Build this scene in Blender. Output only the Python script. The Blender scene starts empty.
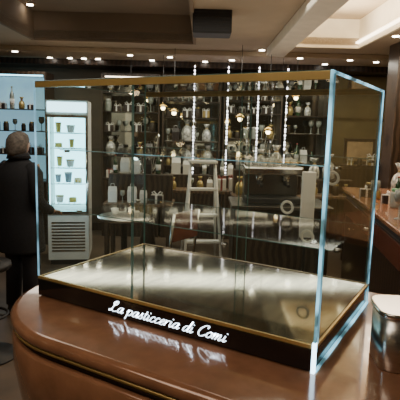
import bpy, bmesh, math, random
from mathutils import Vector, Matrix
random.seed(23)
C = bpy.context.scene.collection
PI = math.pi
# ------------------------------------------------------------------ camera
YAW, PITCH, ROLL = math.radians(30.7), math.radians(8.5), math.radians(1.5)
EYE = Vector((0, 0, 1.6)); FPX = 484.0
CM = Matrix.Rotation(YAW, 3, 'Z') @ Matrix.Rotation(PI/2-PITCH, 3, 'X') @ Matrix.Rotation(ROLL, 3, 'Z')
cd = bpy.data.cameras.new('camera'); cam = bpy.data.objects.new('camera', cd); C.objects.link(cam)
cam.matrix_world = Matrix.Translation(EYE) @ CM.to_4x4()
cd.sensor_width = 36; cd.lens = 36*FPX/400; cd.clip_start = .02
bpy.context.scene.camera = cam
RV = Vector((math.cos(YAW), math.sin(YAW), 0)); FV = Vector((-math.sin(YAW), math.cos(YAW), 0))
def W(r, f, z=0.0):
    return RV*r + FV*f + Vector((0, 0, z))
def ray(px, py):
    return CM @ Vector(((px-200)/FPX, (200-py)/FPX, -1))
def atF(px, py, f):
    d = ray(px, py); return EYE + d*(f/d.dot(FV))
def atZ(px, py, z):
    d = ray(px, py); return EYE + d*((z-EYE.z)/d.z)
def atY(px, py, y):
    d = ray(px, py); return EYE + d*(y/d.y)
def RF(p): return p.dot(RV), p.dot(FV), p.z

# ------------------------------------------------------------------ materials
def mat(name, col, rough=.5, metal=0, em=None, es=0, var=.12, scale=8, bump=0, coat=0, col2=None, kind='noise', stretch=None, patchy=None):
    m = bpy.data.materials.new(name); m.use_nodes = True
    nt = m.node_tree; b = nt.nodes['Principled BSDF']; L = nt.links.new
    b.inputs['Roughness'].default_value = rough; b.inputs['Metallic'].default_value = metal
    b.inputs['Coat Weight'].default_value = coat
    tc = nt.nodes.new('ShaderNodeTexCoord'); mp = nt.nodes.new('ShaderNodeMapping')
    L(tc.outputs['Object'], mp.inputs['Vector'])
    if stretch: mp.inputs['Scale'].default_value = stretch
    if kind == 'noise':
        t = nt.nodes.new('ShaderNodeTexNoise'); t.inputs['Scale'].default_value = scale; t.inputs['Detail'].default_value = 5
        out = t.outputs['Fac']
    else:
        t = nt.nodes.new('ShaderNodeTexWave'); t.inputs['Scale'].default_value = scale; t.inputs['Distortion'].default_value = 4
        t.inputs['Detail'].default_value = 3; out = t.outputs['Fac']
    L(mp.outputs['Vector'], t.inputs['Vector'])
    cr = nt.nodes.new('ShaderNodeValToRGB')
    c2 = col2 or tuple(max(0, c*(1-2*var)) for c in col)
    cr.color_ramp.elements[0].color = (*c2, 1); cr.color_ramp.elements[0].position = .3
    cr.color_ramp.elements[1].color = (*[min(1, c*(1+var)) for c in col], 1); cr.color_ramp.elements[1].position = .7
    L(out, cr.inputs['Fac']); L(cr.outputs['Color'], b.inputs['Base Color'])
    if em:
        b.inputs['Emission Color'].default_value = (*em, 1); b.inputs['Emission Strength'].default_value = es
        if patchy:
            mr = nt.nodes.new('ShaderNodeMapRange'); mr.inputs['From Min'].default_value = .38; mr.inputs['From Max'].default_value = .66
            mr.inputs['To Min'].default_value = patchy[0]; mr.inputs['To Max'].default_value = patchy[1]
            L(out, mr.inputs['Value']); L(mr.outputs['Result'], b.inputs['Emission Strength'])
    if bump:
        bp = nt.nodes.new('ShaderNodeBump'); bp.inputs['Strength'].default_value = bump
        L(out, bp.inputs['Height']); L(bp.outputs['Normal'], b.inputs['Normal'])
    return m
def glass(name, tint=(.93, .96, .94), refl=1.0, rough=.02, haze=0):
    m = bpy.data.materials.new(name); m.use_nodes = True
    nt = m.node_tree; nt.nodes.clear(); L = nt.links.new
    o = nt.nodes.new('ShaderNodeOutputMaterial'); mx = nt.nodes.new('ShaderNodeMixShader')
    tr = nt.nodes.new('ShaderNodeBsdfTransparent'); tr.inputs[0].default_value = (*tint, 1)
    gl = nt.nodes.new('ShaderNodeBsdfGlossy'); gl.inputs['Roughness'].default_value = rough
    fr = nt.nodes.new('ShaderNodeLayerWeight'); fr.inputs['Blend'].default_value = .24
    ml = nt.nodes.new('ShaderNodeMath'); ml.operation = 'MULTIPLY'; ml.inputs[1].default_value = refl
    L(fr.outputs['Fresnel'], ml.inputs[0]); L(ml.outputs[0], mx.inputs[0])
    L(tr.outputs[0], mx.inputs[1]); L(gl.outputs[0], mx.inputs[2])
    if haze:
        df = nt.nodes.new('ShaderNodeBsdfDiffuse'); df.inputs[0].default_value = (.78, .84, .70, 1)
        nz = nt.nodes.new('ShaderNodeTexNoise'); nz.inputs['Scale'].default_value = 5
        m2 = nt.nodes.new('ShaderNodeMath'); m2.operation = 'MULTIPLY'; m2.inputs[1].default_value = haze*2
        L(nz.outputs['Fac'], m2.inputs[0])
        mz = nt.nodes.new('ShaderNodeMixShader'); L(m2.outputs[0], mz.inputs[0]); L(mx.outputs[0], mz.inputs[1]); L(df.outputs[0], mz.inputs[2])
        L(mz.outputs[0], o.inputs[0])
    else: L(mx.outputs[0], o.inputs[0])
    return m
M = {}
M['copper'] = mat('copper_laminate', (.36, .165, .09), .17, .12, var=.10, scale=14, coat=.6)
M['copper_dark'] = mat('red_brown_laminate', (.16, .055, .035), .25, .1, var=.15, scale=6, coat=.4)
M['groove'] = mat('black_groove', (.02, .015, .012), .4)
M['black_gloss'] = mat('black_gloss', (.008, .008, .009), .12, coat=.5)
M['black'] = mat('black_matt', (.015, .014, .014), .55)
M['brass'] = mat('brass', (.62, .40, .13), .22, 1, var=.06)
M['gold_rail'] = mat('satin_gold_rail', (.66, .46, .17), .32, .6, var=.08)
M['gold_dim'] = mat('dark_gold_trim', (.22, .17, .08), .3, .8, var=.2)  # a darker, browner gold than the rail
M['chrome'] = mat('brushed_steel', (.62, .60, .56), .2, 1, var=.05)
M['steel_dark'] = mat('dark_steel', (.22, .21, .19), .3, 1, var=.1)
M['steel_soft'] = mat('dull_steel', (.60, .58, .54), .28, 1, var=.08, scale=18, stretch=(1, 1, 8))
M['mirror'] = mat('smoky_mirror', (.56, .54, .47), .05, 1, var=.05, scale=2)
M['case_floor'] = mat('polished_mirror_floor', (.32, .31, .25), .07, 1, var=.2, scale=5, bump=.05, stretch=(4, 1, 1))
M['glass'] = glass('hazed_glass', (.91, .95, .92), refl=1.35, haze=.022)  # pale greenish haze put into the glass colour
M['shelf_glass'] = glass('shelf_glass', (.92, .96, .94), .6, .05)
M['fridge_glass'] = glass('fridge_glass', (.95, .97, .98), .8)
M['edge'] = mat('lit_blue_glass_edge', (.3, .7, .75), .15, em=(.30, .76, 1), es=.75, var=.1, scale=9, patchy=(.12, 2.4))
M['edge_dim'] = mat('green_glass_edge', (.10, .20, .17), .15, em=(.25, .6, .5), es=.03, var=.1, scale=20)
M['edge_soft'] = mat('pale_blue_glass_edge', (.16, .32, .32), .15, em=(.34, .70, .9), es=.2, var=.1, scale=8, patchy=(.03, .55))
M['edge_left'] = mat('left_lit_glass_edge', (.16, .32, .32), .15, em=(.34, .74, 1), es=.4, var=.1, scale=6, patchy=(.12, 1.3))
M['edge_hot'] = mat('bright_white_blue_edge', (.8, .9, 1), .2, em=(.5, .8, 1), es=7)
M['sign'] = mat('lit_white_lettering', (.9, .95, 1), .4, em=(.72, .87, 1), es=4.5)
M['ring'] = mat('pale_glowing_ring', (.85, .8, .68), .3, .2, em=(1, .88, .65), es=.12, var=.03)  # faint glow put into the ring pulls, which are no lamps
M['white'] = mat('white_paint', (.75, .74, .70), .5, var=.04)
M['paper'] = mat('white_paper', (.8, .79, .75), .7, var=.03)
M['ceiling'] = mat('beige_ceiling', (.52, .41, .28), .8, var=.05, scale=3)
M['ceiling_shaded'] = mat('shaded_ceiling_panel', (.27, .19, .12), .8, var=.05, scale=3)  # shade of the left recess put into the colour as darker brown
M['cream'] = mat('cream_ceiling_trim', (.90, .83, .68), .7, var=.04)
M['wall'] = mat('brown_wall', (.12, .085, .05), .6, var=.1, scale=4)
M['olive'] = mat('olive_gold_wall', (.22, .17, .075), .5, var=.15, scale=3)
M['floor'] = mat('floor_tiles', (.14, .10, .07), .3, var=.2, scale=2.5)
M['wood'] = mat('dark_wood', (.045, .028, .018), .35, kind='wave', scale=5, var=.25)
M['wood_mid'] = mat('mid_brown_wood', (.13, .08, .045), .45, kind='wave', scale=6, var=.2)
M['panel_tan'] = mat('tan_panel_glow', (.42, .28, .15), .4, em=(1, .7, .38), es=.04, var=.15, scale=12)  # slight warm glow painted in to brighten the board
M['glow_cold'] = mat('cold_light', (.8, .9, 1), .5, em=(.34, .83, 1), es=5)
M['glow_pane'] = mat('cold_lit_pane', (.5, .65, .7), .2, em=(.38, .75, .95), es=.55, var=.2, scale=3)
M['glow_header'] = mat('header_light', (.8, .9, 1), .5, em=(.5, .84, 1), es=5)
M['glow_warm'] = mat('warm_light', (1, .85, .6), .5, em=(1, .76, .42), es=18)
M['glow_strip'] = mat('warm_strip', (1, .85, .6), .5, em=(1, .82, .6), es=7)
M['glow_white'] = mat('white_light', (1, .95, .9), .5, em=(1, .93, .82), es=20)
M['bead'] = mat('reflection_bead', (1, .9, .95), .5, em=(.98, .90, 1), es=8)
M['spark'] = mat('spark_light', (1, .9, .8), .5, em=(1, .85, .65), es=5)
M['coat'] = mat('black_wool', (.013, .013, .016), .9, bump=.1, scale=60)
M['trouser'] = mat('dark_trousers', (.02, .02, .025), .9)
M['skin'] = mat('skin', (.52, .32, .22), .5, var=.05)
M['hair'] = mat('dark_grey_brown_hair', (.15, .125, .105), .7, var=.3, scale=40, bump=.3)
M['eye'] = mat('eye_dark', (.03, .02, .02), .2)
M['green'] = mat('green_plastic', (.16, .42, .22), .4)
M['amber'] = mat('amber_glass', (.28, .11, .02), .12, coat=.3)
M['bottle_green'] = mat('dark_green_glass', (.02, .06, .025), .1, coat=.4)
M['bottle_clear'] = mat('pale_glass', (.32, .35, .32), .10, coat=.4)
M['red'] = mat('red_paper', (.30, .05, .04), .5)
M['gold_paper'] = mat('gold_paper', (.5, .38, .15), .3, .6)
M['blue_paper'] = mat('pale_blue_paper', (.35, .45, .55), .5)
M['yellow'] = mat('yellow_cream', (.7, .52, .12), .5)
M['dark_card'] = mat('dark_brown_card', (.035, .025, .024), .3)
M['cello'] = mat('cellophane', (.70, .70, .67), .12, .25, var=.35, scale=25, bump=.9, coat=.6)
M['coffee'] = mat('coffee_beans', (.04, .025, .014), .5, scale=60, var=.3)
M['twig'] = mat('silver_brown_twig', (.30, .28, .24), .4, .3)

# ------------------------------------------------------------------ mesh helpers
class MB:
    def __init__(s): s.bm = bmesh.new()
    def box(s, x0, x1, y0, y1, z0, z1, bev=0, seg=2, rot=None):
        r = bmesh.ops.create_cube(s.bm, size=1)
        vs = r['verts']
        mt = Matrix.Translation(((x0+x1)/2, (y0+y1)/2, (z0+z1)/2)) @ Matrix.Diagonal((x1-x0, y1-y0, z1-z0, 1))
        bmesh.ops.transform(s.bm, matrix=mt, verts=vs)
        if rot is not None: bmesh.ops.transform(s.bm, matrix=rot, verts=vs)
        if bev:
            es = list({e for v in vs for e in v.link_edges})
            bmesh.ops.bevel(s.bm, geom=es, offset=bev, segments=seg, affect='EDGES', profile=.5)
        return s
    def lathe(s, prof, cx=0, cy=0, cz=0, n=20, sx=1, sy=1, mtx=None):
        rings = []
        for r, z in prof:
            ring = []
            for k in range(n):
                a = 2*PI*k/n
                p = Vector((cx+r*sx*math.cos(a), cy+r*sy*math.sin(a), cz+z))
                if mtx is not None: p = mtx @ p
                ring.append(s.bm.verts.new(p))
            rings.append(ring)
        for A, B in zip(rings, rings[1:]):
            for k in range(n):
                f = s.bm.faces.new((A[k], A[(k+1) % n], B[(k+1) % n], B[k])); f.smooth = True
        s.bm.faces.new(rings[0][::-1]); s.bm.faces.new(rings[-1])
        return s
    def tube(s, pts, rad, n=8, closed=False):
        pts = [Vector(p) for p in pts]; N = len(pts)
        rads = rad if isinstance(rad, (list, tuple)) else [rad]*N
        rings = []; up = None
        for i, p in enumerate(pts):
            if closed: t = pts[(i+1) % N]-pts[i-1]
            else: t = pts[min(i+1, N-1)]-pts[max(i-1, 0)]
            t.normalize()
            if up is None:
                up = Vector((0, 0, 1)) if abs(t.z) < .9 else Vector((1, 0, 0))
            up = (up - t*up.dot(t)).normalized(); q = t.cross(up)
            rings.append([s.bm.verts.new(p+(up*math.cos(2*PI*k/n)+q*math.sin(2*PI*k/n))*rads[i]) for k in range(n)])
        R = rings+[rings[0]] if closed else rings
        for A, B in zip(R, R[1:]):
            for k in range(n):
                f = s.bm.faces.new((A[k], A[(k+1) % n], B[(k+1) % n], B[k])); f.smooth = True
        if not closed: s.bm.faces.new(rings[0][::-1]); s.bm.faces.new(rings[-1])
        return s
    def loft(s, rings, cap=True, smooth=True):
        R = [[s.bm.verts.new(p) for p in r] for r in rings]; n = len(R[0])
        for A, B in zip(R, R[1:]):
            for k in range(n):
                f = s.bm.faces.new((A[k], A[(k+1) % n], B[(k+1) % n], B[k])); f.smooth = smooth
        if cap: s.bm.faces.new(R[0][::-1]); s.bm.faces.new(R[-1])
        return s
    def quad(s, *ps):
        s.bm.faces.new([s.bm.verts.new(p) for p in ps]); return s
    def build(s, name, m, parent=None, loc=None, rotz=0):
        bmesh.ops.recalc_face_normals(s.bm, faces=s.bm.faces[:])
        me = bpy.data.meshes.new(name); s.bm.to_mesh(me); s.bm.free()
        me.materials.append(m)
        o = bpy.data.objects.new(name, me); C.objects.link(o)
        if parent: o.parent = parent
        if loc is not None: o.location = loc
        o.rotation_euler = (0, 0, rotz)
        return o
def thing(name, label, cat, loc=(0, 0, 0), rotz=0, group=None):
    o = bpy.data.objects.new(name, None); C.objects.link(o); o.empty_display_size = .1
    o.location = loc; o.rotation_euler = (0, 0, rotz); o['label'] = label; o['category'] = cat
    if group: o['group'] = group
    return o
def struct(o): o['kind'] = 'structure'; return o
def dup(root, loc, rotz, label=None, group=None):
    r = root.copy(); C.objects.link(r); r.location = loc; r.rotation_euler = (0, 0, rotz)
    if label: r['label'] = label
    if group: r['group'] = group
    for ch in list(root.children):
        c = ch.copy(); C.objects.link(c); c.parent = r
        for g in list(ch.children):
            d = g.copy(); C.objects.link(d); d.parent = c
    return r
ORD = ['first', 'second', 'third', 'fourth', 'fifth', 'sixth', 'seventh', 'eighth', 'ninth', 'tenth', 'eleventh', 'twelfth', 'thirteenth', 'fourteenth', 'fifteenth', 'sixteenth', 'seventeenth', 'eighteenth', 'nineteenth', 'twentieth']

# ------------------------------------------------------------------ room shell (r = right, f = depth)
RH = 2.55; FB = 7.3; RL = -3.4; RR = 3.4; F0 = -1.6
def rb(name, r0, r1, f0, f1, z0, z1, m, bev=0):
    return struct(MB().box(r0, r1, f0, f1, z0, z1, bev).build(name, m, rotz=YAW))
rb('floor', RL, RR, F0, FB, -.1, 0, M['floor'])
rb('wall_back', RL-.1, RR+.1, FB, FB+.1, -.1, 2.9, M['wall'])
rb('wall_left', RL-.1, RL, F0, FB, -.1, 2.9, M['wall'])
rb('wall_right', RR, RR+.1, F0, FB, -.1, 2.9, M['olive'])
rb('wall_front', RL-.1, RR+.1, F0-.1, F0, -.1, 2.9, M['wall'])
c = MB()
def slab(r0, r1, f0, f1, z0=RH, z1=RH+.08): c.box(r0, r1, f0, f1, z0, z1)
K1 = (-1.9, -.12, 2.0, 5.6); K2 = (1.0, 1.72, 2.0, 5.6)
slab(RL, K1[0], F0, FB); slab(K1[0], K1[1], F0, K1[2]); slab(K1[0], K1[1], K1[3], FB)
slab(K1[1], K2[0], F0, FB); slab(K2[0], K2[1], F0, K2[2]); slab(K2[0], K2[1], K2[3], FB); slab(K2[1], RR, F0, FB)
c.box(K2[0]-.05, K2[1]+.05, K2[2]-.05, K2[3]+.05, RH+.28, RH+.34)
struct(c.build('ceiling', M['ceiling'], rotz=YAW))
struct(MB().box(K1[0]-.05, K1[1]+.05, K1[2]-.05, K1[3]+.05, RH+.28, RH+.34).build('ceiling_recess', M['ceiling_shaded'], rotz=YAW))
n = 1
for K in (K1, K2):
    t = MB(); w = .03
    t.box(K[0]-w, K[0], K[2]-w, K[3]+w, RH-.03, RH+.28); t.box(K[1], K[1]+w, K[2]-w, K[3]+w, RH-.03, RH+.28)
    t.box(K[0], K[1], K[2]-w, K[2], RH-.03, RH+.28); t.box(K[0], K[1], K[3], K[3]+w, RH-.03, RH+.28)
    struct(t.build('trim_%d' % n, M['ceiling_shaded'] if n == 1 else M['cream'], rotz=YAW)); n += 1
rb('trim_3', .74, .95, F0, 5.9, RH-.10, RH, M['cream'], .01)
rb('trim_4', RL, RR, 6.85, FB, RH-.14, RH, M['wood'], .01)
rb('trim_5', RL, RR, 6.2, 6.85, RH-.06, RH, M['ceiling'], .01)
t = MB(); t.box(K2[0], K2[0]+.03, K2[2], K2[3], RH+.02, RH+.04); t.box(K2[1]-.03, K2[1], K2[2], K2[3], RH+.02, RH+.04)
struct(t.build('trim_6', M['glow_strip'], rotz=YAW))  # warm glowing strips added inside the right coffer to brighten it
rb('baseboard_back', RL, RR, FB-.02, FB, 0, .12, M['wood'])
rb('wall_right_pillar', 2.05, 2.35, 5.25, 5.55, 0, RH, M['wood'], .01)

# ------------------------------------------------------------------ pastry counter (world axes)
def outline(i, x0=-1.535, x1=1.3, y0=.945, y1=2.0, R=.44, n=14):
    r = R-i; pts = []
    for cx, cy, a0 in ((x0+R, y1-R, PI/2), (x0+R, y0+R, PI)):
        for k in range(n+1):
            a = a0+PI/2*k/n; pts.append((cx+r*math.cos(a), cy+r*math.sin(a)))
    pts += [(x1, y0+i), (x1, y1-i)]
    return pts
def tier(layers): return MB().loft([[(x, y, z) for x, y in outline(i)] for z, i in layers])
ctr = thing('pastry_counter', 'rounded glossy copper-brown bar counter that carries the glass display case', 'counter', (0, 0, 0))
tier([(.918, .02), (.920, .008), (.928, 0), (.944, 0), (.953, .005), (.958, .013), (.96, .022)]).build('countertop', M['copper'], ctr)
tier([(.909, .006), (.918, .006)]).build('brass_band', M['gold_rail'], ctr)
tier([(.884, .022), (.909, .022)]).build('dark_groove', M['groove'], ctr)  # black groove recessed under the brass band
tier([(.60, .05), (.66, .025), (.78, .006), (.876, .004), (.884, .012)]).build('curved_front', M['copper'], ctr)
tier([(.592, .046), (.60, .046)]).build('brass_band', M['gold_rail'], ctr)
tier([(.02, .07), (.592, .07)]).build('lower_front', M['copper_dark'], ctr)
tier([(0, .12), (.02, .12)]).build('plinth', M['black'], ctr)

# ------------------------------------------------------------------ glass display case
X0, X1, Y0, Y1, Z0, Z1 = -1.41, -.345, 1.20, 1.85, .96, 1.748
case = thing('glass_display_case', 'large empty glass display case with glowing edges on the copper counter', 'display case', (X0, Y0, Z0))
CW, CD, CH = X1-X0, Y1-Y0, Z1-Z0
BH = .066
MB().box(.006, CW-.006, .006, CD-.006, 0, BH, .003).build('base', M['black_gloss'], case)
MB().box(.012, CW-.012, .012, CD-.012, BH, BH+.006).build('case_floor', M['case_floor'], case)
tr = MB(); b = .008
tr.box(0, CW, .0, b, BH, BH+.010)
tr.box(0, b, b, CD-b, BH, BH+.008); tr.box(CW-b, CW, b, CD-b, BH, BH+.008)
tr.build('base_trim', M['gold_rail'], case)
MB().box(0, CW, CD-b, CD, BH, BH+.008).build('rear_track', M['gold_dim'], case)
strip = MB().box(.004, CW-.004, -.004, .005, .004, BH-.001, .001).build('sign_strip', M['black_gloss'], case)
def bar(x0, x1, y0, y1, z0, z1): return MB().box(x0, x1, y0, y1, z0, z1, .001)
g = .007
seam = .445
zb = BH+.010
for a, bb, nm in ((g, seam-.002, 0), (seam+.002, CW-g, 1)):
    p = MB().quad((a, .003, zb), (bb, .003, zb), (bb, .003, CH-g), (a, .003, CH-g)).build('front_pane', M['glass'], case)
    e = (bb-.0015, bb) if nm == 0 else (a, a+.0015)
    bar(e[0], e[1], .001, .006, zb, CH-g).build('pane_edge', M['edge_dim'], p)
for xx in (.003, CW-.003):
    MB().quad((xx, g, zb), (xx, CD-g, zb), (xx, CD-g, CH-g), (xx, g, CH-g)).build('side_pane', M['glass'], case)
MB().quad((g, g, CH-.003), (CW-g, g, CH-.003), (CW-g, CD-g, CH-.003), (g, CD-g, CH-.003)).build('top_pane', M['glass'], case)
bar(CW-g, CW, -.002, g, 0, CH).build('front_corner_edge', M['edge'], case)
bar(CW-g-.002, CW+.001, -.005, 0.008, 0, .085).build('corner_light', M['edge_hot'], case)
bar(CW-.005, CW, g+.014, g+.017, zb, CH-g).build('inner_corner_edge', M['edge_soft'], case)
bar(0, g*.6, -.002, g*.6, zb, CH).build('front_corner_edge', M['edge_left'], case)
bar(0, g*.6, CD-g, CD, zb, CH).build('rear_corner_edge', M['edge_dim'], case)
bar(CW-g*.8, CW, CD-g*.8, CD, 0, CH).build('rear_corner_edge', M['edge'], case)
bar(CW-.005, CW, CD-.030, CD-.027, zb, CH-g).build('inner_corner_edge', M['edge_soft'], case)
bar(CW-g, CW, g, CD-g, CH-g, CH).build('top_edge', M['edge'], case)
bar(0, g*.6, g, CD-g, CH-g*.6, CH).build('top_edge', M['edge_dim'], case)
bar(g, CW-g, 0, g, CH-g*.3, CH).build('top_edge', M['edge_dim'], case)
bar(g, CW-g, -.001, g*1.3, CH-g*.3-.021, CH-g*.3).build('top_rail', M['gold_rail'], case)
bar(g, CW-g, CD-g, CD, CH-.014, CH).build('rear_top_rail', M['gold_rail'], case)
bar(CW-.004, CW+.004, .01, CD-.008, 0, .006).build('bottom_edge', M['edge'], case)
for sz, y0s in ((.545, .10), (.30, .16)):
    s_ = MB().quad((.02, y0s, sz), (CW-.02, y0s, sz), (CW-.02, CD-.03, sz), (.02, CD-.03, sz)).build('glass_shelf', M['shelf_glass'], case)
    bar(.02, CW-.02, y0s-.002, y0s, sz-.0015, sz+.0015).build('shelf_edge', M['edge_soft' if sz > .5 else 'edge_dim'], s_)
    bar(.02, CW-.02, CD-.03, CD-.028, sz-.001, sz+.001).build('shelf_edge', M['edge_dim'], s_)
    for bx in (.012, CW-.016):
        for by in (y0s+.04, CD-.07):
            MB().lathe([(.009, 0), (.011, .003), (.011, .009), (.006, .011)], cx=bx+.003, cy=by, cz=sz-.012, n=14).build('shelf_bracket', M['chrome'], s_)
for a, bb, yy in ((.01, CW*.52, CD-.012), (CW*.48, CW-.01, CD-.020)):
    d = MB().quad((a, yy, BH+.014), (bb, yy, BH+.014), (bb, yy, CH-.016), (a, yy, CH-.016)).build('sliding_door', M['glass'], case)
    bar(a, a+.003, yy-.002, yy+.003, BH+.014, CH-.016).build('door_edge', M['edge_dim'], d)
    bar(bb-.003, bb, yy-.002, yy+.003, BH+.014, CH-.016).build('door_edge', M['edge_dim'], d)
def ring_pull(px, py, par, y, rad=.023):
    P = atY(px, py, Y0+y)-Vector((X0, Y0, Z0))
    mb = MB().tube([(P.x+rad*math.cos(2*PI*k/28), P.y-.010, P.z+rad*math.sin(2*PI*k/28)) for k in range(28)], .005, 10, True)
    mb.build('ring_pull', M['ring'], par)
for px, py in ((288, 207), (308, 236), (333, 178)): ring_pull(px, py, d, CD-.022)
GL = {
 'L': (1.35, [[(.75, 1.75), (.45, 1.9), (.3, 1.5), (.6, 1.2), (.9, 1.6), (.85, 2.0), (.6, 1.9), (.45, 1.0), (.3, .2), (.05, .0), (.0, .25), (.3, .3), (.8, .0), (1.25, .2)]]),
 'a': (.95, [[(.72, .9), (.4, 1.0), (.1, .6), (.12, .1), (.4, .05), (.7, .6), (.76, 1.0)], [(.76, 1.0), (.68, .3), (.8, .0), (1.05, .3)]]),
 'p': (1.0, [[(.0, .5), (.2, 1.0), (.2, .4), (.15, -.8)], [(.2, .6), (.5, 1.0), (.8, .75), (.75, .2), (.45, .0), (.2, .15)]]),
 's': (.78, [[(.0, .1), (.35, .7), (.45, 1.1), (.5, .7), (.65, .3), (.45, .0), (.1, .1)]]),
 't': (.62, [[(.28, 1.6), (.22, .8), (.2, .2), (.35, .0), (.65, .3)], [(.0, 1.05), (.55, 1.1)]]),
 'i': (.52, [[(.15, 1.0), (.12, .3), (.25, .0), (.52, .3)], [(.2, 1.38), (.22, 1.5)]]),
 'c': (.75, [[(.62, .8), (.42, 1.0), (.12, .65), (.12, .15), (.4, .0), (.78, .3)]]),
 'e': (.75, [[(.12, .4), (.5, .6), (.58, .9), (.38, 1.0), (.12, .6), (.15, .12), (.42, .0), (.78, .3)]]),
 'r': (.72, [[(.12, 1.05), (.13, .5), (.1, .0)], [(.13, .45), (.3, .88), (.5, 1.02), (.66, .9)]]),
 'd': (1.0, [[(.72, .85), (.4, 1.0), (.1, .6), (.12, .1), (.4, .05), (.7, .6), (.85, 1.9)], [(.85, 1.9), (.7, .4), (.8, .0), (1.05, .3)]]),
 'C': (1.2, [[(1.0, 1.45), (1.05, 1.8), (.7, 1.9), (.2, 1.3), (.1, .5), (.4, .0), (.8, .05), (1.15, .4)]]),
 'o': (.85, [[(.45, 1.0), (.12, .7), (.1, .2), (.38, .0), (.68, .3), (.65, .8), (.4, 1.0), (.85, .85)]]),
 'm': (1.4, [[(.0, .7), (.18, 1.0), (.15, .4), (.1, .0)], [(.13, .5), (.45, 1.0), (.58, .8), (.5, .0)], [(.53, .5), (.88, 1.0), (1.0, .75), (.93, .15), (1.08, .0), (1.35, .3)]]),
 ' ': (.6, [])}
def crom(P, n=7):
    P = [Vector(p) for p in P]
    if len(P) < 3: return [P[0].lerp(P[1], k/3) for k in range(4)]
    out = []
    Q = [P[0]]+P+[P[-1]]
    for i in range(1, len(Q)-2):
        for k in range(n):
            t = k/n; a, b_, c_, d_ = Q[i-1:i+3]
            out.append(.5*((2*b_)+(c_-a)*t+(2*a-5*b_+4*c_-d_)*t*t+(3*b_-a-3*c_+d_)*t**3))
    out.append(P[-1]); return out
def lettering(text, width, xh, hw):
    mb = MB(); adv = sum(GL[ch][0] for ch in text); sc = width/adv; x = 0
    for ch in text:
        a, st = GL[ch]
        for s in st:
            pts = [Vector(((x+p.x)*sc+p.y*xh*.55, p.y*xh)) for p in crom(s)]
            L_, R_ = [], []
            for i, p in enumerate(pts):
                t = (pts[min(i+1, len(pts)-1)]-pts[max(i-1, 0)]).normalized(); nn = Vector((-t.y, t.x))
                w = hw*(.45+.85*abs(t.y))
                L_.append(mb.bm.verts.new((p.x+nn.x*w, 0, p.y+nn.y*w))); R_.append(mb.bm.verts.new((p.x-nn.x*w, 0, p.y-nn.y*w)))
            for i in range(len(pts)-1):
                mb.bm.faces.new((L_[i], L_[i+1], R_[i+1], R_[i]))
        x += a
    return mb
tx0 = atY(110, 308, Y0).x-X0; tx1 = atY(226, 338, Y0).x-X0
lt = lettering('La pasticceria di Comi', tx1-tx0, .0192, .0019).build('sign_lettering', M['sign'], strip, (tx0, -.0052, .0205))
lt['label'] = 'white glowing script lettering'

# ------------------------------------------------------------------ straight-sided steel container, right
P = atZ(412, 362, .9605)
k = thing('steel_container', 'straight-sided brushed steel container with flat lid, cut by the right edge, beside the case', 'container', (P.x, P.y, .9605), YAW-.1)
def rr(z, a, b_, q=4.5, n=64):
    out = []
    for i in range(n):
        t = 2*PI*i/n; cx, sy = math.cos(t), math.sin(t)
        out.append((a*math.copysign(abs(cx)**(2/q), cx), b_*math.copysign(abs(sy)**(2/q), sy), z))
    return out
MB().loft([rr(0, .106, .078), rr(.004, .109, .081), rr(.150, .109, .081)]).build('body', M['steel_soft'], k)
MB().loft([rr(.150, .113, .085), rr(.153, .115, .087), rr(.162, .115, .087), rr(.165, .112, .084)]).build('lid', M['chrome'], k)
MB().tube([(-.03, 0, .163), (-.026, 0, .182), (.026, 0, .182), (.03, 0, .163)], .005, 8).build('lid_handle', M['gold_rail'], k)

# ------------------------------------------------------------------ bottle & package kinds
def mk_bottle(glassm, capm, h=.30, r=.037):
    t = thing('bottle', '', 'bottle')
    MB().lathe([(r*.9, 0), (r, .01), (r, h*.58), (r*.8, h*.68), (r*.38, h*.78), (r*.34, h*.95)], n=14).build('body', glassm, t)
    MB().lathe([(r*.4, h*.95), (r*.42, h), (0, h)], n=12).build('cap', capm, t)
    MB().lathe([(r*1.02, h*.18), (r*1.02, h*.45)], n=14).build('paper_label', M['paper'], t)
    return t
def mk_jar(bodym, lidm, h=.16, r=.055):
    t = thing('jar', '', 'jar')
    MB().lathe([(r*.9, 0), (r, .01), (r, h*.75), (r*.75, h*.86)], n=16).build('body', bodym, t)
    MB().lathe([(r*.8, h*.86), (r*.8, h), (0, h)], n=16).build('lid', lidm, t)
    return t
def mk_gift(pm, rm, s=.17, h=.2):
    t = thing('gift_box', '', 'gift box')
    MB().box(-s/2, s/2, -s/2, s/2, 0, h, .006).build('carton', pm, t)
    q = MB(); q.box(-s/2-.003, s/2+.003, -.012, .012, .0, h+.003); q.box(-.012, .012, -s/2-.003, s/2+.003, 0, h+.003)
    for sg in (-1, 1):
        q.tube([(0, 0, h), (sg*.035, 0, h+.04), (sg*.06, 0, h+.03), (sg*.045, 0, h+.008), (0, 0, h+.004)], .006, 6)
    q.build('ribbon', rm, t); return t
def mk_hamper(cm, bm_, r=.075, h=.30):
    t = thing('wrapped_hamper', '', 'hamper')
    MB().lathe([(r*.8, 0), (r, .02), (r*1.05, h*.4), (r*.8, h*.6), (r*.22, h*.74)], n=14).build('wrapping', cm, t)
    MB().lathe([(r*.22, h*.74), (r*.5, h*.86), (r*.75, h), (r*.3, h*.93)], n=10).build('gathered_top', cm, t)
    MB().tube([(r*.26*math.cos(2*PI*i/12), r*.26*math.sin(2*PI*i/12), h*.74) for i in range(12)], .008, 6, True).build('bow', bm_, t)
    return t
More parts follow.
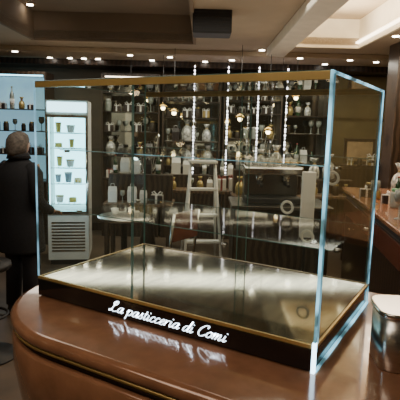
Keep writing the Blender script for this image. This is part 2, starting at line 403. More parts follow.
def mk_bag(cm):
    t = thing('paper_bag', '', 'bag')
    MB().loft([[(-.055, -.03, 0), (.055, -.03, 0), (.055, .03, 0), (-.055, .03, 0)], [(-.055, -.035, .14), (.055, -.035, .14), (.055, .035, .14), (-.055, .035, .14)], [(-.05, -.006, .2), (.05, -.006, .2), (.05, .006, .2), (-.05, .006, .2)]], smooth=False).build('bag_body', cm, t)
    MB().tube([(-.025, 0, .2), (-.02, 0, .235), (.02, 0, .235), (.025, 0, .2)], .003, 5).build('handle', M['white'], t)
    return t
def mk_cup():
    t = thing('cup', '', 'cup')
    MB().lathe([(.02, 0), (.024, .004), (.036, .05), (.038, .06), (.034, .06), (.03, .04), (0, .012)], n=18).build('bowl', M['white'], t)
    MB().tube([(.034+.018*math.sin(PI*i/8), 0, .015+.035*i/8) for i in range(9)], .004, 6).build('handle', M['white'], t)
    return t
def mk_glass():
    t = thing('stemmed_glass', '', 'glass')
    MB().lathe([(.035, 0), (.033, .004), (.006, .010), (.005, .10)], n=14).build('stem', M['bottle_clear'], t)
    MB().lathe([(.005, .10), (.03, .115), (.042, .15), (.038, .20), (.034, .20), (.036, .15), (.0, .115)], n=16).build('bowl', M['bottle_clear'], t)
    return t
kinds = [
 (lambda: mk_bottle(M['bottle_green'], M['red']), 'dark green wine bottle', .30, .040),
 (lambda: mk_bottle(M['amber'], M['black'], .26, .042), 'amber liqueur bottle', .26, .045),
 (lambda: mk_bottle(M['bottle_clear'], M['gold_paper'], .31, .033), 'pale gold-capped bottle', .31, .037),
 (lambda: mk_jar(M['coffee'], M['gold_paper'], .15, .045), 'dark gold-lidded jar', .15, .05),
 (lambda: mk_gift(M['white'], M['red'], .12, .15), 'white red-ribboned gift box', .19, .07),
 (lambda: mk_gift(M['gold_paper'], M['white'], .11, .11), 'gold white-ribboned gift box', .15, .065),
 (lambda: mk_gift(M['dark_card'], M['white'], .13, .09), 'dark brown white-ribboned gift box', .13, .075),
 (lambda: mk_jar(M['bottle_clear'], M['white'], .17, .045), 'pale white-lidded jar', .17, .05),
 (lambda: mk_hamper(M['cello'], M['gold_paper']), 'silvery cellophane-wrapped hamper', .30, .08),
 (lambda: mk_hamper(M['gold_paper'], M['red'], .05, .2), 'small gold-wrapped hamper', .2, .055),
 (lambda: mk_bag(M['white']), 'white paper gift bag', .24, .06),
 (lambda: mk_bag(M['dark_card']), 'dark paper gift bag', .24, .06),
 (mk_glass, 'pale stemmed glass', .20, .042)]
protos = [None]*len(kinds)
def put(ki, loc, rz, where):
    if protos[ki] is None: protos[ki] = kinds[ki][0](); o = protos[ki]
    else: o = dup(protos[ki], loc, rz)
    s = random.uniform(.60, 1.06)
    o.location = loc; o.rotation_euler = (0, 0, rz); o.scale = (s, s, s)
    o['label'] = kinds[ki][1]+' '+where; o['group'] = kinds[ki][1]+' '+where
    return o
def fill_row(r0, r1, f0, z, room, fill, where, dens=.06, df=.08):
    x = r0
    while True:
        ki = random.choice(fill); hh, hw = kinds[ki][2], kinds[ki][3]
        if hh*1.06+.01 > room: ki = 12 if room > .23 else (5 if room > .17 else 6); hh, hw = kinds[ki][2], kinds[ki][3]
        if x+hw*2.1 > r1: break
        x += hw
        put(ki, W(x, f0+random.uniform(0, df), z+.0005), YAW+(random.uniform(-.5, .5) if ki < 4 or 7 <= ki < 10 else random.uniform(-.12, .12)), where)
        x += hw+random.uniform(.004, dens)+(.12 if random.random() < .08 else 0)

# ------------------------------------------------------------------ tall glowing fridge, left
fr = atF(69, 262, 5.4); r_, f_, _ = RF(fr); FF = 5.4; FA = .15
k = thing('display_fridge', 'tall white upright fridge glowing cold blue inside, behind the left of the case', 'fridge', W(r_, FF, 0), YAW+FA)
def in_fridge(x, y, z): return W(r_+x*math.cos(FA)-y*math.sin(FA), FF+x*math.sin(FA)+y*math.cos(FA), z)
w, D, H = .225, .50, 1.86
t = MB(); t.box(-w, -w+.02, 0, D, .06, H); t.box(w-.02, w, 0, D, .06, H); t.box(-w+.02, w-.02, D-.03, D, .06, H)
t.box(-w+.02, w-.02, 0, D-.03, .06, .62); t.box(-w+.02, w-.02, 0, D-.03, H-.16, H)
t.build('cabinet', M['white'], k)
MB().box(-w+.015, w-.015, -.012, 0, H-.13, H-.02, .004).build('lit_header', M['glow_header'], k)
MB().box(-w+.022, w-.022, D-.045, D-.032, .63, H-.17).build('light_panel', M['glow_cold'], k)
t = MB(); t.box(-w+.021, -w+.031, .02, .035, .64, H-.17); t.box(w-.031, w-.021, .02, .035, .64, H-.17); t.build('light_tube', M['glow_header'], k)
gr = MB()
for i in range(10): gr.box(-w+.04, w-.04, -.008, 0, .16+i*.036, .178+i*.036)
gr.build('grille', M['chrome'], k)
lvf = [.70, .93, 1.11, 1.33, 1.50]
for i in range(5):
    s = MB(); zz = lvf[i]
    for j in range(7): s.tube([(-w+.045+j*.06, .04, zz), (-w+.045+j*.06, D-.05, zz)], .003, 5)
    s.tube([(-w+.022, .045, zz), (w-.022, .045, zz)], .006, 5)
    s.build('wire_shelf', M['chrome'], k)
t = MB(); t.box(-w, -w+.026, -.035, -.005, .60, H-.16); t.box(w-.026, w, -.035, -.005, .60, H-.16)
t.box(-w+.026, w-.026, -.035, -.005, .60, .63); t.box(-w+.026, w-.026, -.035, -.005, H-.19, H-.16)
dr = t.build('door_frame', M['chrome'], k)
MB().quad((-w+.026, -.02, .63), (w-.026, -.02, .63), (w-.026, -.02, H-.19), (-w+.026, -.02, H-.19)).build('door_glass', M['fridge_glass'], dr)
MB().tube([(w-.015, -.035, .95), (w-.015, -.07, .97), (w-.015, -.07, 1.25), (w-.015, -.035, 1.27)], .008, 8).build('door_handle', M['chrome'], dr)
MB().box(-w+.02, w-.02, .02, D-.02, 0, .06).build('plinth', M['black'], k)
def mk_tub(bm_, lm, h, r):
    t = thing('dessert_tub', '', 'tub', (0, 0, 0), YAW)
    MB().lathe([(r*.75, 0), (r, h*.85), (r*1.05, h*.9)], n=14).build('tub_body', bm_, t)
    MB().lathe([(r*1.08, h*.9), (r*1.08, h), (0, h*1.02)], n=14).build('lid', lm, t); return t
def mk_cake():
    t = thing('small_cake', '', 'cake', (0, 0, 0), YAW)
    MB().lathe([(.058, 0), (.06, .004), (0, .005)], n=18).build('plate', M['white'], t)
    MB().lathe([(.05, .005), (.05, .055), (.045, .062), (0, .064)], n=18).build('cake_body', M['yellow'], t); return t
tk = [None]*4
tf = [lambda: mk_tub(M['blue_paper'], M['white'], .11, .040), lambda: mk_tub(M['yellow'], M['amber'], .12, .034), lambda: mk_tub(M['white'], M['yellow'], .08, .044), mk_cake]
tn = ['pale blue white-lidded tub', 'yellow amber-lidded pot', 'white yellow-lidded tub', 'small yellow cake on a plate']
for i in range(5):
    zz = lvf[i]+.007; x = -w+.09+random.uniform(0, .03)
    while x < w-.075:
        q = random.randrange(4)
        if tk[q] is None: tk[q] = tf[q](); o = tk[q]
        else: o = dup(tk[q], (0, 0, 0), YAW)
        s = random.uniform(.75, 1.05); o.scale = (s, s, s)
        o.location = in_fridge(x, .12+random.uniform(0, .12), zz)
        o['label'] = o['group'] = tn[q]+' on the %s shelf up inside the glowing fridge' % ORD[i]
        x += random.uniform(.112, .16)

# ------------------------------------------------------------------ back wall shelving
def shelf_unit(r0, r1, f0, depth, top, levels, label, light=None, fill=None, nth='', back=None):
    k = thing('shelving_unit', label, 'shelving', W((r0+r1)/2, f0, 0), YAW)
    w = (r1-r0)/2
    t = MB(); t.box(-w, -w+.02, 0, depth, 0, top); t.box(w-.02, w, 0, depth, 0, top); t.box(-w+.02, w-.02, 0, depth, top-.04, top)
    t.build('frame', M['wood'], k)
    MB().box(-w+.02, w-.02, depth-.02, depth, 0, top-.04).build('back_panel', back or M['mirror'], k)
    MB().box(-w+.02, w-.02, .01, depth-.02, 0, levels[0]-.02).build('cupboard', M['wood'], k)
    for i, z in enumerate(levels):
        MB().box(-w+.02, w-.02, .0, depth-.02, z-.010, z).build('shelf', M['wood'], k)
    MB().box(-w+.05, w-.05, .03, .05, top-.055, top-.04).build('light_strip', light or M['glow_strip'], k)
    for i, z in enumerate(levels):
        nxt = levels[i+1]-.012 if i+1 < len(levels) else top-.06
        fill_row(r0+.03, r1-.03, f0+.08, z, nxt-z, fill[i % len(fill)], 'on the %s shelf of the %s' % (ORD[i], nth), .03)
us = [(-1.42, -.60), (-.56, .26), (.30, 1.12), (1.16, 1.80)]
lvs = [[.85, 1.17, 1.52, 1.80, 2.06], [.80, 1.05, 1.40, 1.74, 1.96], [.85, 1.2, 1.46, 1.82, 2.0], [.82, 1.13, 1.55, 1.8]]
A_ = (0, 2, 3, 8, 8, 10, 11, 12, 6)
fills = [[(4, 5, 6, 8), (8, 9, 10, 11), A_, (12, 7, 9, 6), (6, 11, 3, 12)], [(4, 8, 10), (9, 11, 8), A_, (12, 3, 6), (2, 8, 12)], [(8, 4), A_, (7, 12, 9, 3), A_, (12, 7, 6, 3)], [(4, 8, 11), A_, (3, 6, 12), (2, 9, 0, 8)]]
for i, (a, b_) in enumerate(us):
    shelf_unit(a, b_, 6.9, .36, 2.32, lvs[i], '%s dark wood shelving unit from the left along the back wall' % ORD[i].capitalize(), fill=fills[i], nth='%s back-wall unit' % ORD[i])
shelf_unit(-3.0, -2.0, 6.3, .36, 2.25, [.85, 1.2, 1.5, 1.78], 'Dark shelving unit with cold lit glass back behind the person in black', light=M['glow_cold'], fill=[(4, 6), (6, 3, 10), (3, 8, 12), (9, 6, 2)], nth='cold-lit far left unit', back=M['glow_pane'])

def goods_table(r0, r1, f0, f1, z, label, nth, rows, rise=.16):
    k = thing('goods_table', label, 'table', W(r0, f0, 0), YAW)
    MB().box(0, r1-r0, 0, f1-f0, z-.035, z, .006).build('tabletop', M['wood_mid'], k)
    for sx in (.04, r1-r0-.04):
        for sy in (.04, f1-f0-.04): MB().box(sx-.025, sx+.025, sy-.025, sy+.025, 0, z-.035, .004).build('leg', M['wood'], k)
    MB().box(.02, r1-r0-.02, f1-f0-.20, f1-f0-.02, z, z+rise, .004).build('riser', M['wood'], k)
    fill_row(r0+.03, r1-.03, f0+.10, z, .5, rows[0], 'on the front row of the %s' % nth, .02, .02)
    fill_row(r0+.04, r1-.04, f1-.11, z+rise, .5, rows[1], 'on the raised row of the %s' % nth, .02, .02)
goods_table(-.42, .55, 5.85, 6.35, .84, 'Long wooden table piled with wrapped hampers before the back shelves', 'long hamper table', [(4, 9, 12, 10), (8, 10, 8, 11, 2)])
goods_table(.35, 1.15, 5.2, 5.62, .88, 'Shorter wooden table of wrapped hampers behind the coffee machine', 'shorter hamper table', [(9, 5, 4, 11), (8, 8, 10, 2)], .26)
goods_table(-1.06, -.30, 5.2, 5.65, .76, 'Wooden table of gifts and bottles beside the glowing fridge', 'table beside the fridge', [(9, 6, 12, 10), (8, 0, 11, 10)], .30)
goods_table(1.25, 1.85, 5.5, 5.95, .86, 'Wooden table of bottles and gifts behind the white totem', 'table behind the totem', [(6, 9, 1, 3), (8, 0, 2)])

vz = None
for i, (vr, vf, lb, ht) in enumerate(((-.68, 6.25, 'Tall vase of twigs left of the long hamper table', .95), (.72, 6.2, 'Tall vase of twigs right of the long hamper table', 1.02))):
    if vz is None:
        vz = k = thing('twig_vase', lb, 'vase')
        MB().lathe([(.09, 0), (.11, .05), (.07, .35), (.05, .7), (.065, .78), (.05, .78), (.0, .70)], n=18).build('vase_body', M['dark_card'], k)
        tw = MB(); tips = []
        rr_ = random.Random(4)
        for j in range(11):
            a = rr_.uniform(0, 2*PI); sp = rr_.uniform(.05, .26); hh = rr_.uniform(.5, .9)
            p = [(0, 0, .71), (math.cos(a)*sp*.3, math.sin(a)*sp*.3, .71+hh*.4), (math.cos(a)*sp*.7, math.sin(a)*sp*.7, .71+hh*.75), (math.cos(a)*sp, math.sin(a)*sp, .71+hh)]
            tw.tube(p, [.005, .004, .003, .002], 5)
            b2 = a+rr_.uniform(-1, 1); q2 = (p[1][0]+math.cos(b2)*.12, p[1][1]+math.sin(b2)*.12, p[1][2]+.18)
            tw.tube([p[1], q2], [.003, .002], 5)
            if j % 2: tips += [p[3], q2]
        tw.build('twigs', M['twig'], k)
        s0 = None
        for tp in tips:
            if s0 is None: s0 = MB().lathe([(0, -.007), (.006, -.003), (.006, .003), (0, .007)], n=6).build('twig_light', M['spark'], k, tp)
            else:
                o = s0.copy(); C.objects.link(o); o.parent = k; o.location = tp
    else: k = dup(vz, (0, 0, 0), 0, lb)
    k.location = W(vr, vf, 0); k.rotation_euler = (0, 0, YAW+i*1.3); k.scale = (1, 1, ht)

for i, px in enumerate((193, 226, 256, 284)):  # glowing beads added to stand in for reflections of the ceiling lights
    rr0 = RF(atF(px, 150, 6.6))[0]
    k = thing('reflection_column', '%s vertical bead row from the left, standing in for reflected lights before the back shelves' % ORD[i].capitalize(), 'painted reflection', W(rr0, 6.6, 0), YAW)
    MB().tube([(0, 0, .02), (0, 0, 2.46)], .007, 6).build('rod', M['chrome'], k)
    MB().lathe([(.07, 0), (.07, .015), (.02, .02)], n=16).build('foot', M['chrome'], k)
    b0 = None
    for j in range(33):
        z = 1.0+j*.0435+random.uniform(-.006, .006)
        if random.random() < .10: continue
        s = random.uniform(.7, 1.15)
        if b0 is None:
            b0 = MB().lathe([(0, -.017), (.009, -.010), (.012, 0), (.009, .010), (0, .017)], n=8).build('bead', M['bead'], k, (0, -.018, z)); o = b0
        else:
            o = b0.copy(); C.objects.link(o); o.parent = k; o.location = (0, -.018, z)
        o.scale = (s, s, s)

lamps = [((282, 93), 6.3, 'Warm pendant lamp, left one of the close pair at back right'), ((296, 98), 6.3, 'Warm pendant lamp, right one of the close pair at back right'),
 ((131, 92), 6.3, 'Warm pendant lamp leftmost, above the left back shelves'), ((163, 108), 6.3, 'Warm pendant lamp, left one of the close pair at back centre left'),
 ((174, 113), 6.1, 'Warm pendant lamp, right one of the close pair at back centre left'), ((240, 119), 5.75, 'Warm pendant lamp hanging low between the reflection bead rows'), ((268, 132), 5.75, 'Lowest warm pendant lamp, hanging over the coffee machine')]
for (px, py), ff, lb in lamps:
    p = atF(px, py, ff); r0, _, z0 = RF(p)
    k = thing('pendant_lamp', lb, 'lamp', W(r0, ff, z0), YAW)
    MB().lathe([(0, -.028), (.020, -.022), (.029, 0), (.019, .022), (0, .028)], n=14).build('bulb', M['glow_warm'], k)
    MB().lathe([(.062, .012), (.05, .035), (.024, .055), (.01, .065)], n=18).build('shade', M['brass'], k)
    MB().tube([(0, 0, .065), (0, 0, (RH-.06 if ff > 6.2 else RH)-z0)], .003, 6).build('cord', M['black'], k)
for i, (r0, f0, z0) in enumerate(((-2.9, .5, 1.9), (-3.0, 1.5, 1.55), (-2.7, -.6, 1.35), (-1.8, -1.1, 1.8), (-2.9, 2.3, 1.75), (-.6, -1.2, 1.6), (-3.0, .0, 1.45), (-3.1, 1.0, 2.15), (-2.3, -1.2, 2.1), (-3.1, 1.9, 1.3))):  # unseen lamps added off camera to reflect in the case glass
    k = thing('pendant_lamp', '%s unseen pendant lamp added on the street side for glass reflections' % ORD[i].capitalize(), 'lamp', W(r0, f0, z0), YAW)
    MB().lathe([(0, -.04), (.03, -.03), (.042, 0), (.03, .03), (0, .04)], n=14).build('bulb', M['glow_warm'], k)
    MB().lathe([(.10, .005), (.08, .03), (.03, .07), (.012, .085)], n=18).build('shade', M['brass'], k)
    MB().tube([(0, 0, .085), (0, 0, RH-z0)], .003, 6).build('cord', M['black'], k)

# ------------------------------------------------------------------ ceiling downlights
pts = [(12, 50), (30, 4), (50, 63), (70, 62), (84, 64), (98, 60), (130, 55), (152, 64), (170, 57), (205, 64), (232, 60), (82, 22), (262, 50), (350, 60), (376, 62), (396, 36), (300, 58), (325, 64)]
pts.sort()
for i, (px, py) in enumerate(pts):
    P = atZ(px, py, RH-.004); r0, f0, _ = RF(P); zc = RH
    if 6.15 < f0: zc = RH-.06; P = atZ(px, py, zc-.004); r0, f0, _ = RF(P)
    if K1[0] < r0 < K1[1] and K1[2] < f0 < K1[3]: zc = RH+.28; P = atZ(px, py, zc); r0, f0, _ = RF(P)
    if f0 > 6.8: r0 *= 6.75/f0; f0 = 6.75
    if f0 < 6.2 and zc == RH-.06: f0 = 6.26
    k = thing('ceiling_downlight', '%s small recessed ceiling downlight counting from the left' % ORD[i].capitalize(), 'ceiling light', W(r0, f0, zc), YAW)
    MB().lathe([(.05, -.006), (.05, 0)], n=20).build('bezel', M['brass'], k)
    MB().lathe([(.034, -.012), (.034, -.006)], n=20).build('lens', M['glow_white'], k)
P = atF(212, 33, 4.1); r0, f0, z0 = RF(P)
k = thing('ceiling_speaker', 'black box loudspeaker hanging from the ceiling above the case', 'speaker', W(r0, f0, z0), YAW)
MB().box(-.16, .16, 0, .24, 0, .235, .012).build('cabinet', M['black'], k)
q = MB()
for i in range(8): q.box(-.14, .14, -.004, 0, .02+i*.024, .032+i*.024)
q.build('grille', M['black'], k)
MB().tube([(0, .12, .235), (0, .12, RH-z0)], .02, 10).build('bracket', M['black'], k)
MB().lathe([(0, -.01), (.014, -.004), (.014, 0)], mtx=Matrix.Translation((.125, -.008, .215)) @ Matrix.Rotation(-PI/2, 4, 'X'), n=12).build('indicator_light', M['glow_white'], k)

# ------------------------------------------------------------------ service counter, coffee machine, totem
k = thing('service_counter', 'dark service counter with steel top seen through the case, carrying the coffee machine', 'counter', W(.30, 4.2, 0), YAW)
MB().box(0, .86, .03, .55, 0, .90).build('body', M['wood'], k)
MB().box(-.02, .88, 0, .58, .90, .93, .006).build('worktop', M['steel_dark'], k)
k = thing('coffee_machine', 'steel two-group coffee machine on the service counter', 'coffee machine', W(.66, 4.5, .93), YAW)
MB().box(-.25, .25, -.18, .2, .0, .06, .01).build('drip_tray', M['black'], k)
MB().box(-.25, .25, .0, .2, .06, .26, .01).build('back_housing', M['steel_dark'], k)
MB().box(-.27, .27, -.16, .2, .26, .34, .02).build('top_housing', M['chrome'], k)
q = MB(); q.tube([(-.26, -.15, .34), (-.26, -.15, .38), (.26, -.15, .38), (.26, -.15, .34)], .005, 6); q.build('cup_rail', M['brass'], k)
for sx in (-.12, .12):
    gp = MB().lathe([(.035, .2), (.04, .26)], cx=sx, cy=-.09, n=16).build('group_head', M['chrome'], k)
    MB().tube([(sx, -.09, .19), (sx, -.16, .185), (sx, -.24, .175)], [.03, .012, .014], 8).build('portafilter', M['black'], gp)
cup = None
for i in range(7):
    loc = W(.66-.21+i*.068, 4.52+(i % 2)*.07, .93+.341)
    if cup is None: cup = mk_cup(); o = cup; o.location = loc; o.rotation_euler = (0, 0, YAW)
    else: o = dup(cup, loc, YAW+i)
    o['label'] = 'white coffee cup on top of the coffee machine, %s from the left' % ORD[i]; o['group'] = 'cups on the coffee machine'
P = atF(310, 172, 3.9); r0, f0, z0 = RF(P); z1 = RF(atF(310, 238, 3.9))[2]
k = thing('white_totem', 'narrow white display panel on a thin dark post behind the right of the case', 'totem', W(r0, 3.9, 0), YAW)
MB().box(-.055, .055, 0, .04, z1, z0, .006).build('panel', M['paper'], k)
MB().tube([(0, .05, .02), (0, .05, z0-.05)], .012, 10).build('post', M['black'], k)
MB().box(-.12, .12, -.08, .15, 0, .025, .006).build('foot', M['black'], k)

k = thing('step_ladder', 'white A-frame step ladder in the middle of the shop behind the case', 'ladder', W(.02, 4.8, 0), YAW+.1)
for sx in (-1, 1):
    MB().tube([(sx*.20, -.32, 0), (sx*.12, 0, 1.25)], .014, 8).build('front_rail', M['white'], k)
    MB().tube([(sx*.20, .32, 0), (sx*.12, .02, 1.25)], .012, 8).build('rear_rail', M['white'], k)
for i in range(4):
    z = .25+i*.25; y = -.32*(1-z/1.25); w = .20-.08*z/1.25
    MB().box(-w, w, y-.03, y+.05, z-.012, z+.012, .004).build('step', M['white'], k)
MB().box(-.14, .14, -.07, .09, 1.25, 1.28, .008).build('top_step', M['white'], k)

k = thing('round_table', 'Round steel cafe table behind the left of the case', 'table', W(-.72, 4.55, 0), YAW)
MB().lathe([(.0, .72), (.24, .72), (.25, .73), (.25, .745), (.24, .75), (0, .75)], n=32).build('tabletop', M['steel_soft'], k)
MB().lathe([(.2, 0), (.2, .015), (.04, .04), (.03, .08), (.03, .70), (.06, .72)], n=20).build('pedestal', M['black'], k)
for i, (dx, dy) in enumerate(((-.1, .05), (.12, -.08), (.05, .12))):
    dup(cup, W(-.72+dx, 4.55+dy, .7505), i*1.3, 'white cup on the round cafe table', 'cups on the round cafe table')
k = thing('cafe_chair', 'Cafe chair with steel legs right of the round steel table', 'chair', W(-.30, 4.15, 0), YAW-2.2)
MB().box(-.2, .2, -.2, .2, .44, .47, .012).build('seat', M['copper_dark'], k)
for sx in (-1, 1):
    MB().tube([(sx*.18, -.18, 0), (sx*.17, -.17, .44)], .013, 8).build('leg', M['chrome'], k)
    MB().tube([(sx*.18, .2, 0), (sx*.17, .18, .44), (sx*.17, .24, .9)], .013, 8).build('rear_leg', M['chrome'], k)
MB().box(-.17, .17, .21, .235, .66, .9, .008).build('backrest', M['copper_dark'], k)
k = thing('bar_stool', 'dark bar stool beside the person at the left edge', 'stool', W(-1.43, 3.15, 0), YAW)
MB().lathe([(0, .62), (.15, .62), (.165, .635), (.16, .665), (0, .675)], n=28).build('seat', M['black'], k)
MB().lathe([(.19, 0), (.19, .012), (.03, .03), (.022, .06), (.022, .62)], n=20).build('pedestal', M['black'], k)
MB().tube([(.13*math.cos(2*PI*i/20), .13*math.sin(2*PI*i/20), .3) for i in range(20)], .01, 8, True).tube([(-.13, 0, .3), (.13, 0, .3)], .008).build('footrest', M['black'], k)

# ------------------------------------------------------------------ right bar counter
A = atZ(403, 234, 1.05); B = atZ(342, 187, 1.05)
dv = (B-A); dv.z = 0; Lc = dv.length; ang = math.atan2(dv.y, dv.x)
k = thing('side_bar_counter', 'copper-topped bar counter with dark front running back along the right side', 'counter', (A.x, A.y, 0), ang)
MB().box(-.3, Lc, -.6, -.05, .05, .99).build('body', M['wood'], k)
MB().box(-.35, Lc+.03, -.65, 0, 1.015, 1.05, .010, 3).build('countertop', M['copper'], k)
MB().box(-.34, Lc+.02, -.64, -.012, .99, 1.015).build('dark_edge', M['black'], k)
MB().box(-.3, Lc, -.05, -.03, .80, .95, .004).build('front_band', M['copper_dark'], k)
MB().box(-.3, Lc, -.58, -.08, 0, .05).build('plinth', M['black'], k)
def on_bar(u, v, z=1.0505):
    c_, s_ = math.cos(ang), math.sin(ang); return Vector((A.x+u*c_-v*s_, A.y+u*s_+v*c_, z))
j0 = None
for i, (u, v) in enumerate(((.66, -.20), (.82, -.26), (.98, -.20))):
    if j0 is None:
        j0 = mk_jar(M['bottle_clear'], M['green'], .14, .04); o = j0; o.location = on_bar(u, v)
    else: o = dup(j0, on_bar(u, v), 0)
    o['label'] = 'pale glass jar with green lid on the right bar counter, %s from the front' % ORD[i]; o['group'] = 'green-lidded jars on the bar'; o['category'] = 'jar'
for u, v, ki, wh in ((1.2, -.2, 6, 'nearest the jars'), (1.3, -.40, 3, 'behind the jars'), (1.42, -.16, 9, 'past the jars'), (1.55, -.36, 0, 'at the far end'), (1.70, -.15, 3, 'at the far end'), (.48, -.47, 6, 'behind the grinder'), (.68, -.45, 9, 'behind the jars'), (.98, -.48, 10, 'amid the jars'), (.48, -.10, 12, 'before the jars'), (1.12, -.08, 12, 'at its front edge'), (1.56, -.1, 6, 'at its front edge'), (1.18, -.56, 1, 'at its rear edge'), (1.42, -.55, 0, 'at its rear edge'), (.82, -.58, 1, 'at its rear edge'), (.66, -.60, 0, 'rear of the grinder'), (1.74, -.42, 8, 'at the far end')):
    o = put(ki, on_bar(u, v), ang, 'on the right bar counter '+wh)
k = thing('coffee_grinder', 'steel coffee grinder with bean hopper on the right bar counter', 'grinder', on_bar(.28, -.17), ang)
MB().box(-.08, .08, -.09, .09, 0, .05, .01).build('base', M['black'], k)
MB().box(-.06, .06, -.06, .06, .05, .26, .012).build('body', M['chrome'], k)
MB().lathe([(.04, .26), (.045, .28), (.085, .40), (.085, .42), (0, .43)], n=20).build('hopper', M['coffee'], k)
MB().tube([(-.06, 0, .15), (-.10, 0, .15), (-.14, 0, .13)], [.015, .012, .015], 8).build('spout', M['black'], k)
P = atF(360, 166, 6.4); r0, f0, z0 = RF(P)
k = thing('side_cabinet', 'dark cabinet against the back wall at the right under the tan framed panel', 'cabinet', W(2.12, 6.5, 0), YAW)
MB().box(-.26, .8, 0, .5, .05, z0, .006).build('body', M['wood'], k)
MB().box(-.24, .78, .03, .48, 0, .05).build('plinth', M['black'], k)
for i in range(3):
    d = MB().box(-.25+i*.35, .085+i*.35, -.02, 0, .08, z0-.04, .004).build('door', M['wood'], k)
    MB().tube([(.05+i*.35, -.02, .7), (.05+i*.35, -.045, .71), (.05+i*.35, -.045, .83), (.05+i*.35, -.02, .84)], .005, 6).build('handle', M['brass'], d)
rc = RF(atF(360, 148, 6.8))[0]
k = thing('framed_panel', 'tan panel in a dark frame standing on the cabinet at back right', 'picture', W(rc, 6.8, z0+.0005), YAW)
MB().box(-.18, .18, .006, .02, .04, .31).build('board', M['panel_tan'], k)
q = MB(); q.box(-.22, -.18, 0, .03, 0, .35); q.box(.18, .22, 0, .03, 0, .35); q.box(-.18, .18, 0, .03, 0, .04); q.box(-.18, .18, 0, .03, .31, .35)
q.build('frame', M['wood'], k)
fill_row(1.95, 2.85, 6.54, z0, .2, (3, 6, 9, 5), 'on the cabinet under the tan framed panel', .05, .02)
rb('trim_7', 1.9, RR, 7.26, FB, 1.75, 1.80, M['gold_dim']); rb('trim_8', 1.9, RR, 7.26, FB, 2.15, 2.20, M['gold_dim'])
rb('wall_right_panel', 1.86, RR, 7.27, 7.30, 0, 2.4, M['olive'])

# ------------------------------------------------------------------ person at left
P = atF(21, 150, 3.9); r0, _, _ = RF(P)
pr = thing('person', 'person in a black coat with dark grey-brown hair at the left edge, seen from behind', 'person', W(r0-.02, 3.9, 0), YAW-.45)
pr.scale = (.94, .94, .94)
def skin(name, vs, es, m, par, sub=2, root=0):
    bm = bmesh.new(); ly = bm.verts.layers.skin.verify()
    V = [bm.verts.new(v[:3]) for v in vs]
    for v, q in zip(V, vs): v[ly].radius = (q[3], q[3])
    V[root][ly].use_root = True
    for a, b_ in es: bm.edges.new((V[a], V[b_]))
    me = bpy.data.meshes.new(name); bm.to_mesh(me); bm.free(); me.materials.append(m)
    o = bpy.data.objects.new(name, me); C.objects.link(o); o.parent = par
    sk = o.modifiers.new('skin', 'SKIN'); sk.use_smooth_shade = True
    sb = o.modifiers.new('sub', 'SUBSURF'); sb.levels = sub; sb.render_levels = sub
    return o
V = [(0, 0, .88, .12), (0, 0, 1.08, .11), (0, 0, 1.26, .12), (0, 0, 1.37, .07), (0, .01, 1.42, .05), (0, .02, 1.475, .07), (0, .025, 1.53, .09), (0, .015, 1.585, .065)]
E = [(0, 1), (1, 2), (2, 3), (3, 4), (4, 5), (5, 6), (6, 7)]
for s in (-1, 1):
    b0 = len(V)
    V += [(s*.15, 0, 1.32, .055), (s*.22, -.04, 1.07, .04), (s*.20, .14, .95, .026), (s*.19, .21, .935, .03)]
    E += [(2, b0), (b0, b0+1), (b0+1, b0+2), (b0+2, b0+3)]
    b0 = len(V)
    V += [(s*.09, 0, .82, .08), (s*.10, .02, .46, .055), (s*.10, -.02, .10, .038), (s*.11, .10, .045, .035)]
    E += [(0, b0), (b0, b0+1), (b0+1, b0+2), (b0+2, b0+3)]
body = skin('body', V, E, M['skin'], pr)
for s in (-1, 1):
    for j in range(4):
        x = s*(.17+.014*j); l = (.075, .085, .08, .062)[3-j]
        skin('finger', [(x, .215, .935, .009), (x, .215+l*.5, .928, .008), (x, .215+l*.85, .905, .007), (x-s*.002, .215+l*.9, .885, .006)], [(0, 1), (1, 2), (2, 3)], M['skin'], body, 1)
    skin('thumb', [(s*.165, .18, .94, .011), (s*.145, .21, .935, .010), (s*.14, .24, .925, .008)], [(0, 1), (1, 2)], M['skin'], body, 1)
    MB().lathe([(0, -.03), (.012, -.02), (.018, .005), (.012, .025), (0, .03)], n=10, sx=.5, cx=s*.082, cy=.02, cz=1.515).build('ear', M['skin'], body)
    MB().lathe([(0, -.009), (.008, -.004), (.008, .004), (0, .009)], n=10, cx=s*.03, cy=.098, cz=1.53).build('eye', M['eye'], body)
MB().tube([(0, .10, 1.54), (0, .122, 1.505), (0, .10, 1.495)], [.007, .013, .008], 8).build('nose', M['skin'], body)
MB().tube([(-.022, .098, 1.468), (0, .104, 1.466), (.022, .098, 1.468)], [.003, .006, .003], 6).build('mouth', M['red'], body)
def ell(z, rx, ry, cx=0, cy=0, n=24): return [(cx+rx*math.cos(2*PI*k_/n), cy+ry*math.sin(2*PI*k_/n), z) for k_ in range(n)]
MB().loft([ell(1.43, .055, .06, 0, -.04), ell(1.46, .088, .075, 0, -.025), ell(1.51, .098, .085, 0, -.018), ell(1.56, .098, .092, 0, -.005), ell(1.6, .078, .08, 0, .005), ell(1.625, .04, .045, 0, .01), ell(1.63, .01, .01, 0, .01)]).build('hair', M['hair'], pr)
ct = MB().loft([ell(.60, .225, .175), ell(.62, .23, .18), ell(.85, .215, .165), ell(1.02, .20, .15), ell(1.2, .215, .155), ell(1.31, .20, .13), ell(1.37, .13, .09), ell(1.40, .08, .075), ell(1.44, .075, .075, 0, .0)])
for s in (-1, 1):
    ct.tube([(s*.13, 0, 1.335), (s*.19, -.01, 1.28), (s*.235, -.04, 1.07), (s*.225, .04, 1.0), (s*.20, .15, .95)], [.06, .068, .058, .05, .042], 14)
ct.build('coat', M['coat'], pr)
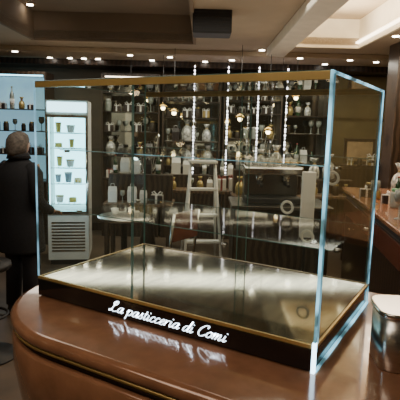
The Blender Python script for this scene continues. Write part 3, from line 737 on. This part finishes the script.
MB().loft([ell(1.405, .085, .08), ell(1.40, .105, .1), ell(1.455, .085, .082), ell(1.45, .075, .075)], cap=False).build('collar', M['coat'], pr)
tr_ = MB()
for s in (-1, 1): tr_.tube([(s*.085, 0, .86), (s*.10, .015, .46), (s*.10, -.015, .09)], [.1, .075, .062], 14)
tr_.build('trousers', M['trouser'], pr)
for s in (-1, 1):
    MB().loft([ell(0, .045, .13, s*.105, .05), ell(.03, .047, .135, s*.105, .05), ell(.07, .04, .10, s*.105, .03), ell(.11, .045, .05, s*.1, -.02)]).build('shoe', M['black'], pr)

# ------------------------------------------------------------------ lights
def area(name, r, f, z, sx, sy, e, col, tilt=0):
    l = bpy.data.lights.new(name, 'AREA'); l.shape = 'RECTANGLE'; l.size = sx; l.size_y = sy; l.energy = e; l.color = col
    o = bpy.data.objects.new(name, l); C.objects.link(o); o.location = W(r, f, z); o.rotation_euler = (tilt, 0, YAW); return o
area('room_light', -.2, 3.2, 2.5, 3.0, 1.0, 30, (1, .90, .74))
area('back_light', 0, 6.0, 2.40, 4.5, .5, 50, (1, .92, .76))
area('near_light', -.8, .4, 2.5, 1.6, .8, 19, (1, .86, .68))
area('right_light', 2.0, 4.5, 2.42, .8, 1.2, 26, (1, .82, .58))
area('ceiling_uplight_fill', .9, 3.8, 1.95, 3.0, 3.0, 8, (1, .88, .70), PI)  # unseen uplight added in mid-room to brighten the ceiling
area('coffer_light', 1.36, 3.9, RH+.02, .5, 2.6, 38, (1, .86, .64), PI)
l = bpy.data.lights.new('fridge_front_fill', 'POINT'); l.energy = 6; l.color = (.6, .86, 1); l.shadow_soft_size = .1  # unseen fill added in front of the fridge to light its grille
o = bpy.data.objects.new('fridge_front_fill', l); C.objects.link(o); o.location = W(RF(fr)[0]+.15, 4.9, .9)
w_ = bpy.data.worlds.new('world'); bpy.context.scene.world = w_; w_.use_nodes = True
w_.node_tree.nodes['Background'].inputs[0].default_value = (.88, .84, .7, 1); w_.node_tree.nodes['Background'].inputs[1].default_value = .05
